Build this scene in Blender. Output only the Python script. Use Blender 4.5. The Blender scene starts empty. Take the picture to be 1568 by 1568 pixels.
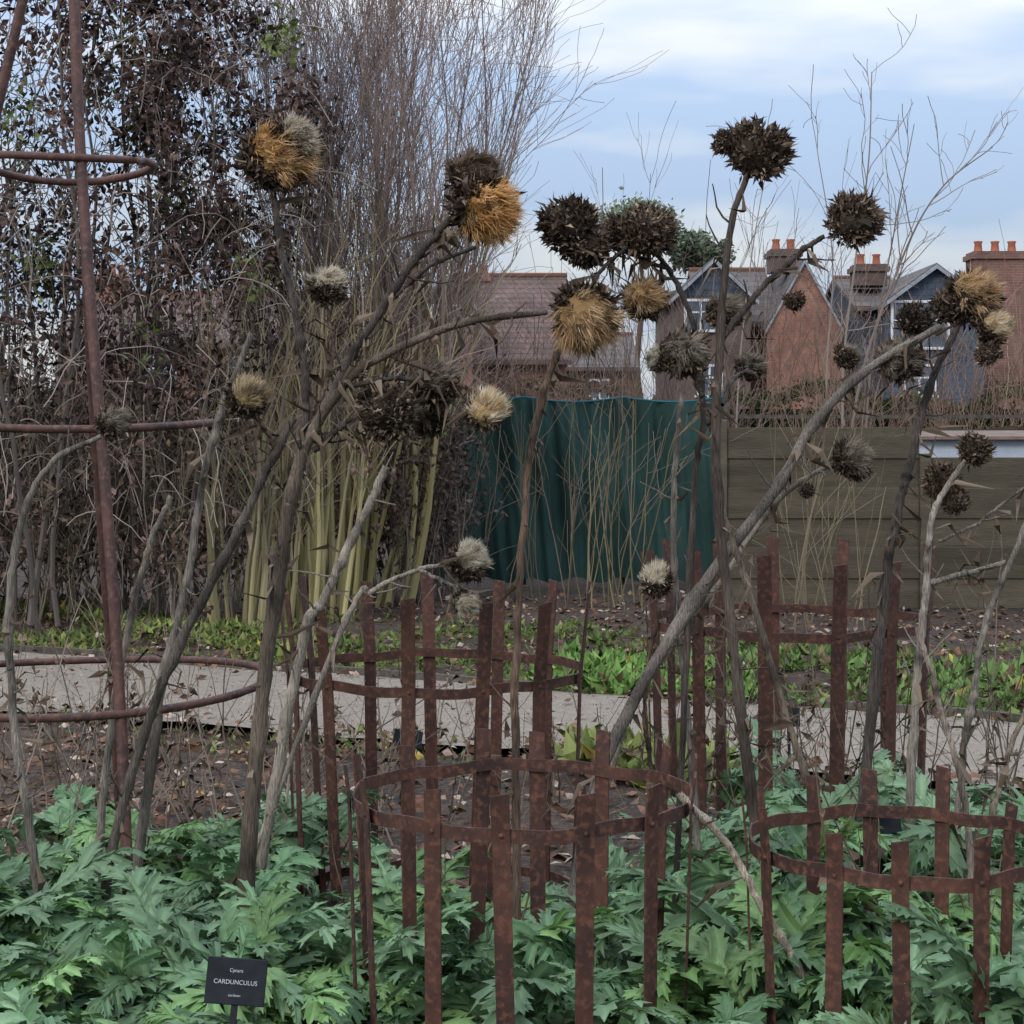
import bpy, math, numpy as np
from mathutils import Vector
rng=np.random.default_rng(7)
sc=bpy.context.scene
F=2700.0; HZ=665.0; EYE=1.55
def W(u,v,d): return np.array([(u-784)*d/F, d, EYE-(v-HZ)*d/F])
def norm(a): return a/np.maximum(np.linalg.norm(a,axis=-1,keepdims=True),1e-9)
# ---------- materials ----------
def newmat(name):
    m=bpy.data.materials.new(name); m.use_nodes=True
    nt=m.node_tree; b=nt.nodes['Principled BSDF']; return m,nt,b
def N(nt,t,**k):
    n=nt.nodes.new(t)
    for a,v in k.items():
        if a in n.inputs: n.inputs[a].default_value=v
        else: setattr(n,a,v)
    return n
def colmat(name,scale=30,amp=0.35,rough=.8,bump=0.0,trans=0.0,spec=.3,stretch=(1,1,1),detail=2.0):
    m,nt,b=newmat(name); L=nt.links
    at=N(nt,'ShaderNodeAttribute',attribute_name='Col'); out=at.outputs['Color']
    if amp:
        tc=N(nt,'ShaderNodeTexCoord'); mp=N(nt,'ShaderNodeMapping'); mp.inputs['Scale'].default_value=stretch
        L.new(tc.outputs['Object'],mp.inputs['Vector'])
        no=N(nt,'ShaderNodeTexNoise',Scale=scale,Detail=detail); L.new(mp.outputs[0],no.inputs['Vector'])
        mr=N(nt,'ShaderNodeMapRange'); mr.inputs[1].default_value=.3; mr.inputs[2].default_value=.7
        mr.inputs[3].default_value=1-amp; mr.inputs[4].default_value=1+amp
        L.new(no.outputs[0],mr.inputs[0])
        mx=N(nt,'ShaderNodeVectorMath',operation='SCALE'); L.new(out,mx.inputs[0]); L.new(mr.outputs[0],mx.inputs['Scale']); out=mx.outputs[0]
    L.new(out,b.inputs['Base Color'])
    b.inputs['Roughness'].default_value=rough; b.inputs['Specular IOR Level'].default_value=spec
    if bump and amp:
        bp=N(nt,'ShaderNodeBump',Strength=bump,Distance=.01); L.new(no.outputs[0],bp.inputs['Height']); L.new(bp.outputs[0],b.inputs['Normal'])
    if trans:
        tr=N(nt,'ShaderNodeBsdfTranslucent'); L.new(out,tr.inputs[0])
        ms=N(nt,'ShaderNodeMixShader'); ms.inputs[0].default_value=trans
        L.new(b.outputs[0],ms.inputs[1]); L.new(tr.outputs[0],ms.inputs[2]); L.new(ms.outputs[0],nt.nodes['Material Output'].inputs[0])
    return m
def simplemat(name):
    m,nt,b=newmat(name); at=N(nt,'ShaderNodeAttribute',attribute_name='Col'); d=N(nt,'ShaderNodeBsdfDiffuse'); nt.links.new(at.outputs['Color'],d.inputs[0]); nt.links.new(d.outputs[0],nt.nodes['Material Output'].inputs[0]); return m
def noisemat(name,c1,c2,scale=10,detail=5,rough=.85,bump=.3,dist=.02,lo=.35,hi=.65,c3=None,scale2=60,spec=.3,rand=0,stretch=None):
    m,nt,b=newmat(name); L=nt.links
    tc=N(nt,'ShaderNodeTexCoord'); no=N(nt,'ShaderNodeTexNoise',Scale=scale,Detail=detail,Roughness=.65)
    src=tc.outputs['Object']
    if stretch:
        mp=N(nt,'ShaderNodeMapping'); mp.inputs['Scale'].default_value=stretch; L.new(src,mp.inputs[0]); src=mp.outputs[0]
    L.new(src,no.inputs['Vector'])
    r=N(nt,'ShaderNodeValToRGB'); r.color_ramp.elements[0].position=lo; r.color_ramp.elements[1].position=hi
    r.color_ramp.elements[0].color=(*c1,1); r.color_ramp.elements[1].color=(*c2,1)
    L.new(no.outputs[0],r.inputs[0]); out=r.outputs[0]
    n2=N(nt,'ShaderNodeTexNoise',Scale=scale2,Detail=3.0); L.new(src,n2.inputs['Vector'])
    if c3:
        r2=N(nt,'ShaderNodeValToRGB'); r2.color_ramp.elements[0].position=.5; r2.color_ramp.elements[1].position=.68
        L.new(n2.outputs[0],r2.inputs[0])
        mx=N(nt,'ShaderNodeMixRGB'); L.new(r2.outputs[0],mx.inputs[0]); L.new(out,mx.inputs[1]); mx.inputs[2].default_value=(*c3,1); out=mx.outputs[0]
    if rand:
        oi=N(nt,'ShaderNodeObjectInfo'); mr=N(nt,'ShaderNodeMapRange'); mr.inputs[3].default_value=1-rand; mr.inputs[4].default_value=1+rand; L.new(oi.outputs['Random'],mr.inputs[0])
        vs=N(nt,'ShaderNodeVectorMath',operation='SCALE'); L.new(out,vs.inputs[0]); L.new(mr.outputs[0],vs.inputs['Scale']); out=vs.outputs[0]
    L.new(out,b.inputs['Base Color']); b.inputs['Roughness'].default_value=rough; b.inputs['Specular IOR Level'].default_value=spec
    if bump:
        bp=N(nt,'ShaderNodeBump',Strength=bump,Distance=dist); L.new(n2.outputs[0],bp.inputs['Height']); L.new(bp.outputs[0],b.inputs['Normal'])
    return m
def brickmat(name,c1,c2,mort,scale=1.0,bw=.23,rh=.075,ms=.01,rot=True):
    m,nt,b=newmat(name); L=nt.links
    tc=N(nt,'ShaderNodeTexCoord'); sp=N(nt,'ShaderNodeSeparateXYZ'); L.new(tc.outputs['Object'],sp.inputs[0])
    ad=N(nt,'ShaderNodeMath',operation='ADD'); L.new(sp.outputs[0],ad.inputs[0]); L.new(sp.outputs[1],ad.inputs[1])
    cb=N(nt,'ShaderNodeCombineXYZ'); L.new(ad.outputs[0],cb.inputs[0]); L.new(sp.outputs[2],cb.inputs[1])
    br=N(nt,'ShaderNodeTexBrick',Scale=scale); br.inputs['Brick Width'].default_value=bw; br.inputs['Row Height'].default_value=rh; br.inputs['Mortar Size'].default_value=ms
    br.inputs['Color1'].default_value=(*c1,1); br.inputs['Color2'].default_value=(*c2,1); br.inputs['Mortar'].default_value=(*mort,1)
    L.new(cb.outputs[0],br.inputs['Vector'])
    no=N(nt,'ShaderNodeTexNoise',Scale=1.3,Detail=6.0,Roughness=.7); L.new(tc.outputs['Object'],no.inputs['Vector'])
    mr=N(nt,'ShaderNodeMapRange'); mr.inputs[1].default_value=.3; mr.inputs[2].default_value=.7; mr.inputs[3].default_value=.5; mr.inputs[4].default_value=1.3
    L.new(no.outputs[0],mr.inputs[0]); sc_=N(nt,'ShaderNodeVectorMath',operation='SCALE'); L.new(br.outputs[0],sc_.inputs[0]); L.new(mr.outputs[0],sc_.inputs['Scale'])
    L.new(sc_.outputs[0],b.inputs['Base Color']); b.inputs['Roughness'].default_value=.9
    return m
M_leaf=colmat('cardoon_leaf',25,0,.5,0,trans=.2,spec=.35)
M_dry=simplemat('dry_plant')
M_stem=colmat('dry_stem',50,.5,.85,.8,spec=.2,stretch=(6,6,.5),detail=3)
M_fluff=colmat('seed_fluff',40,0,.95,0,trans=.3,spec=.05)
M_twig=simplemat('twig'); M_dleaf=simplemat('dead_leaves')
M_grass=simplemat('grass_blades')
M_rust=noisemat('rusty_iron',(.034,.017,.014),(.09,.037,.025),7,5,.7,.4,.003,.35,.7,(.125,.052,.033),60)
M_rustd=noisemat('rusty_bar',(.045,.025,.022),(.11,.048,.037),9,5,.65,.4,.003,.35,.7,(.13,.066,.05),60)
M_soil=noisemat('soil',(.02,.014,.011),(.07,.048,.036),3,8,.95,1,.03,.35,.65,(.1,.07,.05),35)
M_path=noisemat('gravel_path',(.19,.155,.12),(.27,.225,.18),14,8,.95,1,.008,.3,.7,(.14,.11,.085),90)
M_white=noisemat('white_paint',(.5,.52,.54),(.65,.66,.68),6,4,.5,.05)
M_letter=noisemat('lettering_paint',(.35,.36,.37),(.45,.45,.46),6,2,.6,0)
M_fascia=noisemat('grey_paint',(.2,.22,.25),(.3,.32,.35),6,4,.5,.05)
M_glass=noisemat('window_glass',(.04,.06,.08),(.1,.13,.16),.8,2,.08,0,spec=.5)
M_slate=brickmat('slate_roof',(.09,.078,.074),(.12,.098,.09),(.05,.045,.045),1,.3,.2,.015)
M_tile=brickmat('tile_roof',(.15,.085,.068),(.11,.068,.056),(.06,.042,.038),1,.2,.16,.02)
M_brick=brickmat('red_brick',(.22,.088,.062),(.16,.07,.055),(.16,.13,.11))
M_brick2=brickmat('orange_brick',(.31,.12,.07),(.22,.09,.06),(.2,.155,.13))
M_brickd=brickmat('dark_brick',(.12,.075,.062),(.085,.057,.048),(.1,.08,.07))
M_gable=brickmat('slate_hung_gable',(.05,.072,.105),(.066,.09,.125),(.04,.05,.06),1,.25,.18,.012)
M_pot=noisemat('terracotta',(.26,.085,.05),(.36,.125,.075),8,4)
# ---------- mesh batcher ----------
class MB:
    def __init__(s): s.v=[];s.q=[];s.t=[];s.c=[];s.n=0
    def add(s,v,q=None,t=None,c=(.5,.5,.5)):
        v=np.asarray(v,float).reshape(-1,3)
        c=np.asarray(c,float)
        if c.ndim==1: c=np.tile(c,(len(v),1))
        s.v.append(v);s.c.append(c)
        if q is not None and len(q): s.q.append(np.asarray(q)+s.n)
        if t is not None and len(t): s.t.append(np.asarray(t)+s.n)
        s.n+=len(v)
    def build(s,name,mat,parent=None,smooth=False):
        v=np.concatenate(s.v); c=np.concatenate(s.c)
        q=np.concatenate(s.q) if s.q else np.zeros((0,4),int); t=np.concatenate(s.t) if s.t else np.zeros((0,3),int)
        me=bpy.data.meshes.new(name); me.vertices.add(len(v)); me.vertices.foreach_set('co',v.ravel())
        li=np.concatenate([q.ravel(),t.ravel()]).astype(np.int32); me.loops.add(len(li)); me.loops.foreach_set('vertex_index',li)
        tot=np.concatenate([np.full(len(q),4),np.full(len(t),3)]).astype(np.int32)
        st=np.concatenate([[0],np.cumsum(tot)[:-1]]).astype(np.int32)
        me.polygons.add(len(tot)); me.polygons.foreach_set('loop_start',st); me.polygons.foreach_set('loop_total',tot)
        me.polygons.foreach_set('use_smooth',np.full(len(tot),smooth))
        me.update(calc_edges=True)
        ca=me.color_attributes.new('Col','FLOAT_COLOR','POINT'); ca.data.foreach_set('color',np.concatenate([np.clip(c,0,1),np.ones((len(c),1))],1).ravel())
        me.materials.append(mat); o=bpy.data.objects.new(name,me); sc.collection.objects.link(o)
        if parent: o.parent=parent
        return o
def empty(name):
    e=bpy.data.objects.new(name,None); sc.collection.objects.link(e); e.empty_display_size=.1; return e
def tubes(mb,P,R,k,col):
    P=np.asarray(P,float);R=np.asarray(R,float); M,n,_=P.shape
    T=norm(np.gradient(P,axis=1)); ref=np.tile(np.array([.31,.87,.38]),(M,n,1)); 
    al=np.abs((T*ref).sum(-1,keepdims=True))>.95; ref=np.where(al,np.array([1.,0,0]),ref)
    A=norm(np.cross(T,ref)); B=np.cross(T,A)
    th=np.arange(k)*2*math.pi/k
    V=P[:,:,None]+R[:,:,None,None]*(A[:,:,None]*np.cos(th)[:,None]+B[:,:,None]*np.sin(th)[:,None])
    idx=np.arange(M*n*k).reshape(M,n,k); nx=np.roll(idx,-1,2)
    q=np.stack([idx[:,:-1],nx[:,:-1],nx[:,1:],idx[:,1:]],-1).reshape(-1,4)
    col=np.asarray(col,float)
    if col.ndim==1: col=np.tile(col,(M,1))
    if col.ndim==2: col=np.repeat(col[:,None],n,1)
    mb.add(V,q,None,np.repeat(col[:,:,None],k,2).reshape(-1,3))
def kites(mb,C,D,L,Wd,col,bend=.0,Nn=None):
    n=len(C); D=norm(D); 
    if Nn is None: Nn=rng.normal(size=(n,3))
    S=norm(np.cross(D,Nn)); U=np.cross(S,D)
    L=np.broadcast_to(L,(n,))[:,None]; Wd=np.broadcast_to(Wd,(n,))[:,None]
    a=C; m=C+D*L*.45+U*L*bend; l=m+S*Wd*.5-U*Wd*.15; r=m-S*Wd*.5-U*Wd*.15; t=C+D*L-U*L*bend*.6
    V=np.stack([a,l,m,r,t],1).reshape(-1,3); b=np.arange(n)[:,None]*5
    T=np.concatenate([b+[0,2,1],b+[0,3,2],b+[1,2,4],b+[2,3,4]])
    col=np.asarray(col,float); 
    if col.ndim==1: col=np.tile(col,(n,1))
    mb.add(V,None,T,np.repeat(col,5,0))
def grow(base,dirs,L,n,wig,up=0.0,sag=0.0):
    M=len(base); P=np.zeros((M,n,3)); P[:,0]=base; d=norm(dirs); st=(np.broadcast_to(L,(M,))/(n-1))[:,None]
    for i in range(1,n):
        P[:,i]=P[:,i-1]+d*st
        d=norm(d+rng.normal(size=(M,3))*wig+np.array([0,0,up-sag*i]))
    return P
def children(P,R,num,tmin,tmax,Lr,spread,n,wig,up,rf,tip=.4):
    M,pn,_=P.shape; pi=rng.integers(0,M,num); t=rng.uniform(tmin,tmax,num)*(pn-1); i=np.minimum(t.astype(int),pn-2); f=(t-i)[:,None]
    b=P[pi,i]*(1-f)+P[pi,i+1]*f; tg=norm(P[pi,i+1]-P[pi,i]); r0=(R[pi,i]*(1-f[:,0])+R[pi,i+1]*f[:,0])*rf
    C=grow(b,tg+rng.normal(size=(num,3))*spread,rng.uniform(*Lr,num),n,wig,up)
    RR=r0[:,None]*np.linspace(1,tip,n)[None]
    return C,RR
def mixc(a,b,n):
    f=rng.random((n,1)); return np.array(a)*(1-f)+np.array(b)*f
def obj(name,verts,faces,mat,parent=None,bev=0):
    me=bpy.data.meshes.new(name); me.from_pydata([tuple(v) for v in verts],[],faces); me.materials.append(mat)
    o=bpy.data.objects.new(name,me); sc.collection.objects.link(o)
    if parent: o.parent=parent
    if bev:
        b=o.modifiers.new('b','BEVEL'); b.width=bev; b.segments=2
    return o
BF=[(0,3,2,1),(4,5,6,7),(0,1,5,4),(1,2,6,5),(2,3,7,6),(3,0,4,7)]
def box(name,x0,x1,y0,y1,z0,z1,mat,parent=None,bev=0):
    return obj(name,[(x0,y0,z0),(x1,y0,z0),(x1,y1,z0),(x0,y1,z0),(x0,y0,z1),(x1,y0,z1),(x1,y1,z1),(x0,y1,z1)],BF,mat,parent,bev)
# ---------- ground, path ----------
gx=np.concatenate([[-300,-80,-30],np.linspace(-12,12,160),[30,80,300]]); gy=np.concatenate([[-60,-10],np.linspace(0,22,150),[40,90,400]])
def gz(x,y):
    near=np.exp(-((x/10)**4))*np.exp(-(((y-8)/12)**4))
    return near*(.025*np.sin(x*3.1+y*1.7)+.02*np.sin(y*4.3-x*2.2)+.012*np.sin(x*9+y*7))-.03
X,Y=np.meshgrid(gx,gy); Z=gz(X,Y); nx=len(gx); ny=len(gy)
farE=lambda x: 10.73-.49*x
nearE=lambda x: 8.64-.42*x
inp=(Y<farE(X)+.3)&(Y>nearE(X)-.3); Z=np.where(inp,np.minimum(Z,-.045),Z)
mb=MB(); ii=np.arange(nx*ny).reshape(ny,nx)
mb.add(np.stack([X,Y,Z],-1),np.stack([ii[:-1,:-1],ii[:-1,1:],ii[1:,1:],ii[1:,:-1]],-1).reshape(-1,4))
mb.build('ground',M_soil,smooth=True)
xs=np.linspace(-12,12,240); e1=.05*np.sin(xs*2.3)+.03*np.sin(xs*7)+.02*np.sin(xs*17)
V=np.concatenate([np.stack([xs,nearE(xs)+e1,np.full(240,.012)],-1),np.stack([xs,farE(xs)+e1[::-1],np.full(240,.012)],-1)])
mb=MB(); a=np.arange(239); mb.add(V,np.stack([a,a+1,a+241,a+240],-1)); mb.build('gravel_path',M_path)
M_wood=noisemat('weathered_timber',(.05,.04,.033),(.12,.1,.08),12,5)
v=[];f=[]
for i,x in enumerate(xs[::6]):
    y=farE(x)+.06+e1[::-1][i*6]
    v+=[(x,y-.02,-.05),(x,y+.02,-.05),(x,y+.02,.05),(x,y-.02,.05)]
    if i: 
        b=4*i
        for j in range(4): f.append((b-4+j,b-4+(j+1)%4,b+(j+1)%4,b+j))
obj('path_edging',v,f,M_wood)
# leaf litter
mb=MB(); n=24000
x=rng.uniform(-6,6,n); y=rng.uniform(3,17,n); 
onp=(y<farE(x)-.1)&(y>nearE(x)+.2); edge=np.minimum(farE(x)-y,y-nearE(x)); keep=(~onp)|(rng.random(n)<.07+.35*np.exp(-(edge/.25)**2)); 
keep&=(y<farE(x))|(rng.random(n)<.6); x=x[keep];y=y[keep];n=len(x)
z=np.maximum(gz(x,y),np.where((y<farE(x))&(y>nearE(x)),.012,-9))+.012+rng.random(n)*.02
D=rng.normal(size=(n,3)); D[:,2]*=.3
cols=mixc((.05,.03,.022),(.2,.11,.075),n); w=rng.random(n)<.18; cols[w]=mixc((.25,.18,.14),(.42,.33,.26),w.sum()); w=rng.random(n)<.015; cols[w]=(.36,.25,.07)
Nn=rng.normal(size=(n,3))*.45+[0,0,1]
s=rng.uniform(.025,.085,n); kites(mb,np.stack([x,y,z],-1),D,s,s*.7,cols,.15,Nn)
n=5000; x=rng.uniform(-7,7,n); f_=rng.random(n); y=nearE(x)+f_*(farE(x)-nearE(x)); s=rng.uniform(.006,.018,n); kites(mb,np.stack([x,y,np.full(n,.016)],-1),rng.normal(size=(n,3))*[1,1,.3],s,s,mixc((.1,.08,.065),(.42,.36,.3),n),.3)
mb.build('leaf_litter',M_dleaf)
# ---------- grass verge & weeds ----------
mb=MB()
for (x0,x1,n,ya,yb,h,c1,c2,fn) in [(-9,9,28000,0,3.6,.075,(.07,.105,.03),(.16,.2,.065),farE),(-9,-1.2,13000,0,2.4,.09,(.11,.155,.05),(.24,.25,.08),farE),(.2,1.5,8000,-.1,1.7,.12,(.1,.19,.05),(.19,.29,.085),farE),(1.6,9,14000,-.1,2.6,.12,(.09,.16,.05),(.17,.25,.08),farE),
      (-9,9,3500,-.45,.12,.06,(.09,.12,.04),(.17,.2,.08),nearE),(.3,1.0,1200,-.7,.3,.16,(.13,.17,.05),(.25,.27,.1),nearE)]:
    x=rng.uniform(x0,x1,n); y=fn(x)+(.12 if fn is farE else 0)+rng.random(n)**1.3*(yb-ya)+ya
    cl=np.sin(x*2.3+1)*np.sin(y*1.9)+.5*np.sin(x*6+y*5)+.4*np.sin(x*13-y*9); k=cl>-.35+rng.normal(size=n)*.3; x=x[k];y=y[k];cl=cl[k];m=len(x)
    D=rng.normal(size=(m,3))*.8+[0,0,.8]; D[:,2]=np.abs(D[:,2])
    c=mixc(c1,c2,m)*(.75+.3*np.clip(cl,-1,1))[:,None]; w=rng.random(m)<.012; c[w]=(.38,.3,.07); w=rng.random(m)<.1; c[w]=mixc((.12,.08,.05),(.25,.18,.1),w.sum())
    L=h*rng.uniform(.3,1.2,m)*(1+.4*np.clip(cl,-1,1)); kites(mb,np.stack([x,y,gz(x,y)+rng.random(m)*.04],-1),D,L,L*rng.uniform(.12,.6,m),c,.15)
mb.build('grass_verge',M_grass)
# ---------- cardoon foliage ----------
def leaf_template(seed):
    r=np.random.default_rng(seed)
    n=11; t=np.linspace(0,1,n); th0=math.radians(r.uniform(60,88)); th1=math.radians(r.uniform(-70,20))
    th=th0+(th1-th0)*t**1.2; yy=np.concatenate([[0],np.cumsum(np.cos(th[:-1])/(n-1))]); zz=np.concatenate([[0],np.cumsum(np.sin(th[:-1])/(n-1))])
    sx=r.uniform(-.2,.2)*t**2
    mid=np.stack([sx,yy,zz],-1)
    V=[];Q=[];T=[];C=[]
    def av(p,c): V.append(p);C.append(c);return len(V)-1
    def fr(tt):
        i=min(int(tt*(n-1)),n-2); f=tt*(n-1)-i; p=mid[i]*(1-f)+mid[i+1]*f; a=th[i]*(1-f)+th[min(i+1,n-1)]*f
        return p,np.array([0,math.cos(a),math.sin(a)]),np.array([0,-math.sin(a),math.cos(a)])
    prev=None
    for j in range(n):
        p,d,u=fr(t[j]); w=.012*(1-t[j])+.003; bw=.03*math.sin(math.pi*min(1,t[j]+.1))+.004
        row=[av(p+[-bw,0,0]+u*.014,.85),av(p-u*w*.5,1.6),av(p+[bw,0,0]+u*.014,.85)]
        if prev: 
            for k in range(2): Q.append((prev[k],prev[k+1],row[k+1],row[k]))
        prev=row
    NL=10
    for sgn in (-1,1):
        for i in range(NL):
            tt=.15+.83*i/(NL-1)+r.normal()*.014; tt=min(tt,.985)
            Lb=(.24*math.sin(math.pi*(.22+.64*(tt)))**.8+.03)*r.uniform(.75,1.2)
            p,d,u=fr(tt); ang=math.radians(r.uniform(22,48))+.4*tt
            s=np.array([sgn,0,0]); dr=norm(s*math.cos(ang)+d*math.sin(ang)+u*r.uniform(-.05,.7)); side=norm(np.cross(dr,u)); wv=(.0195*(Lb/.2)+.0075)*r.uniform(.8,1.2)
            S=[0,.3,.6,.85,1]; Wt=[1.0,1.0,1.0,.6,0]; rows=[]; cu=r.uniform(.3,2.0); tws=r.uniform(-.6,.6); bd=r.uniform(-.25,.25)
            for a_,w_ in zip(S,Wt):
                c0=p+dr*Lb*a_-u*Lb*.5*a_*a_*cu+side*bd*Lb*a_*a_; sd=side+u*tws*a_
                if w_==0: rows.append([av(c0,.95)])
                else: rows.append([av(c0-sd*wv*w_+u*.008,.78),av(c0-u*.006,1.15),av(c0+sd*wv*w_+u*.008,.78)])
            for a_ in range(3):
                A,B=rows[a_],rows[a_+1]; Q.append((A[0],A[1],B[1],B[0])); Q.append((A[1],A[2],B[2],B[1]))
            A=rows[3]; T.append((A[0],A[1],rows[4][0])); T.append((A[1],A[2],rows[4][0]))
            for e_,sg in ((0,-1),(2,1)):
                for (ra,rb,kk) in ((0,1,.7),(1,2,1.3),(2,3,.9)):
                    q0=np.array(V[rows[ra][e_]]);q1=np.array(V[rows[rb][e_]])
                    tip=(q0*.15+q1*.85)+side*sg*wv*kk*r.uniform(.4,1.5)+dr*Lb*.14*r.uniform(.7,1.3)-u*.012
                    k=av(tip,.92); T.append((rows[ra][e_],rows[rb][e_],k))
    return np.array(V),np.array(Q),np.array(T),np.array(C)
TP=[leaf_template(s) for s in range(18)]
def add_leaf(mb,pos,yaw,scale,lean,col,roll=0):
    V,Q,T,C=TP[rng.integers(len(TP))]
    v=V*scale; v=v*np.array([rng.uniform(.8,1.15),1,1])
    ca,sa=math.cos(lean),math.sin(lean); v=np.stack([v[:,0],v[:,1]*ca+v[:,2]*sa,-v[:,1]*sa+v[:,2]*ca],-1)
    cr,sr=math.cos(roll),math.sin(roll); v=np.stack([v[:,0]*cr+v[:,2]*sr,v[:,1],-v[:,0]*sr+v[:,2]*cr],-1)
    ca,sa=math.cos(yaw),math.sin(yaw); v=np.stack([v[:,0]*ca-v[:,1]*sa,v[:,0]*sa+v[:,1]*ca,v[:,2]],-1)
    c=C[:,None]*np.array(col)[None]
    mb.add(v+pos,Q,T,c)
mb=MB()
def ros(x,y,h,n=12,zmax=.22):
    hue=rng.random()
    for i in range(n):
        g=rng.random()
        col=np.array([.105,.20,.085])*(1-g)+np.array([.20,.31,.165])*g
        if hue<.25: col=col*.6+np.array([.17,.30,.05])*.45
        zz=rng.random()*zmax
        if zz<.08 and rng.random()<.08: col=np.array([.26,.24,.08])
        sc_=h*rng.uniform(.6,1.15)*(1-.5*zz)
        add_leaf(mb,np.array([x+rng.normal()*.07,y+rng.normal()*.07,-.02+zz]),rng.uniform(0,2*math.pi),sc_,rng.uniform(-.15,.7),col*rng.uniform(.65,1.25),rng.normal()*.3)
yy=2.9
while yy<6.1:
    half=784*yy/F+.4; xx=-half+rng.uniform(0,.2)
    while xx<half:
        x=xx+rng.normal()*.06; y=yy+rng.normal()*.07; u=784+x*F/y
        lim=6.0; h=.4; zm=.22
        if u<100: lim=5.1
        elif u<450: lim=5.9
        elif u<1080: lim=5.0; h=.4; zm=.16
        elif u<1480: lim=5.9; h=.45; zm=.3
        else: lim=5.6; h=.42
        inc=((x-.024)**2+(y-4.1)**2)<.34**2
        if inc: zm=.2; h=.4
        ok=y<lim
        if 500<u<1110 and y<3.85 and not inc: ok=ok and u<560 and y<3.3
        if 1130<u<1460 and y<3.75: ok=False
        if ok: ros(x,y,h*rng.uniform(.85,1.15),12,zm)
        xx+=rng.uniform(.2,.3)
    yy+=.22
mb.build('cardoon_foliage',M_leaf,smooth=False)
# ---------- cages ----------
def cage(cx,d,R,hz,top,n,ph,w=.036,flare=.03,tilt=(0,0),lowhoop=.08,short=()):
    par=empty('rusty_plant_support'); X0=(cx-784)*d/F; par.location=(X0,d,0)
    def band(name,R,z,h=.03):
        m=64; v=[];f=[]
        for i in range(m):
            a=2*math.pi*i/m; zz=z+tilt[0]*math.cos(a)+tilt[1]*math.sin(a)+.004*math.sin(5*a)+.003*math.sin(11*a+1)
            rr=R*(1+.014*math.sin(3*a+ph)+.006*math.sin(8*a))
            for r_,dz in ((rr,-h/2),(rr+.005,-h/2),(rr+.005,h/2),(rr,h/2)): v.append((r_*math.cos(a),r_*math.sin(a),zz+dz))
            b=4*i; c=4*((i+1)%m)
            for j in range(4): f.append((b+j,c+j,c+(j+1)%4,b+(j+1)%4))
        obj(name,v,f,M_rust,par)
    band('hoop',R,hz); band('hoop_low',R*.97,lowhoop)
    for i in range(n):
        a=ph+2*math.pi*i/n+rng.normal()*.02; t=top+rng.normal()*.014
        r0=R*.93+.008; r1=R+.008+flare*(1 if rng.random()<.9 else .4); tw=rng.normal()*.12
        ct=np.array([math.cos(a),math.sin(a)]); tn=np.array([-math.sin(a+tw),math.cos(a+tw)]); nn=np.array([math.cos(a+tw),math.sin(a+tw)])
        v=[]; lv=[(-.06,r0),(hz*.5,(r0+R)/2+.007),(hz,R+.008),(t,r1)]; lean=rng.normal()*.014
        for z,r_ in lv:
            c=ct*r_+tn*lean*(z/hz)
            zt=z+(tilt[0]*math.cos(a)+tilt[1]*math.sin(a) if z>hz*.9 else 0)
            for s_,q_ in ((-1,0),(1,0),(1,1),(-1,1)):
                p=c+tn*s_*w/2+nn*q_*.005; v.append((p[0],p[1],zt+(s_*.003 if z==t else 0)))
        f=[(3,2,1,0),(12,13,14,15)]
        for k in range(3):
            b=4*k
            for j in range(4): f.append((b+j,b+(j+1)%4,b+4+(j+1)%4,b+4+j))
        obj('strip_%d'%(i+1),v,f,M_rust,par)
        bm=MB(); c=ct*(R+.0135); bz=hz+(tilt[0]*math.cos(a)+tilt[1]*math.sin(a)); tubes(bm,np.array([[[c[0]+tn[0]*lean,c[1]+tn[1]*lean,bz],[c[0]+ct[0]*.004+tn[0]*lean,c[1]+ct[1]*.004+tn[1]*lean,bz],[c[0]+ct[0]*.0045+tn[0]*lean,c[1]+ct[1]*.0045+tn[1]*lean,bz]]]),np.array([[.006,.005,.0005]]),8,(.1,.05,.04)); bm.build('rivet_%d'%(i+1),M_rust,par,True)
cage(800,4.1,.39,.707,.79,14,.12,w=.039,flare=.01)
cage(668,5.6,.46,.797,1.06,13,.2,w=.042,flare=.03)
cage(1205,6.0,.467,.912,1.16,13,.05,w=.045,flare=.02)
cage(1385,4.0,.345,.62,.71,13,.15,w=.036,flare=.01)
# ---------- obelisk ----------
ob=empty('garden_obelisk'); od=5.6; ox=(100-784)*od/F; ob.location=(ox,od,0)
apz=1.55+(665+300)*od/F
mb=MB()
def zr(z): return .8*(apz-z)/apz
for i,ad in enumerate((-63,91,186)):
    a=math.radians(ad); zs=np.linspace(-.1,apz,20); r=zr(zs)
    P=np.stack([r*math.cos(a)+.012*np.sin(zs*2+i),r*math.sin(a)+.01*np.sin(zs*1.4),zs],-1)
    tubes(mb,P[None],np.full((1,20),.0165 if i!=1 else .013),8,(.1,.05,.04))
for z in (1.55-(255-665)*od/F,1.55-(652-665)*od/F,1.55-(1045-665)*od/F):
    th=np.linspace(0,2*math.pi,49); r=zr(z)+.014
    P=np.stack([r*np.cos(th),r*np.sin(th),z+.012*np.sin(th*2+1)],-1); tubes(mb,P[None],np.full((1,49),.0125),8,(.1,.05,.04))
zs=np.linspace(apz-.05,apz+.12,5); tubes(mb,np.stack([0*zs,0*zs,zs],-1)[None],np.array([[.02,.03,.04,.03,.005]]),10,(.1,.05,.04))
mb.build('bars',M_rustd,ob,True)
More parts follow.
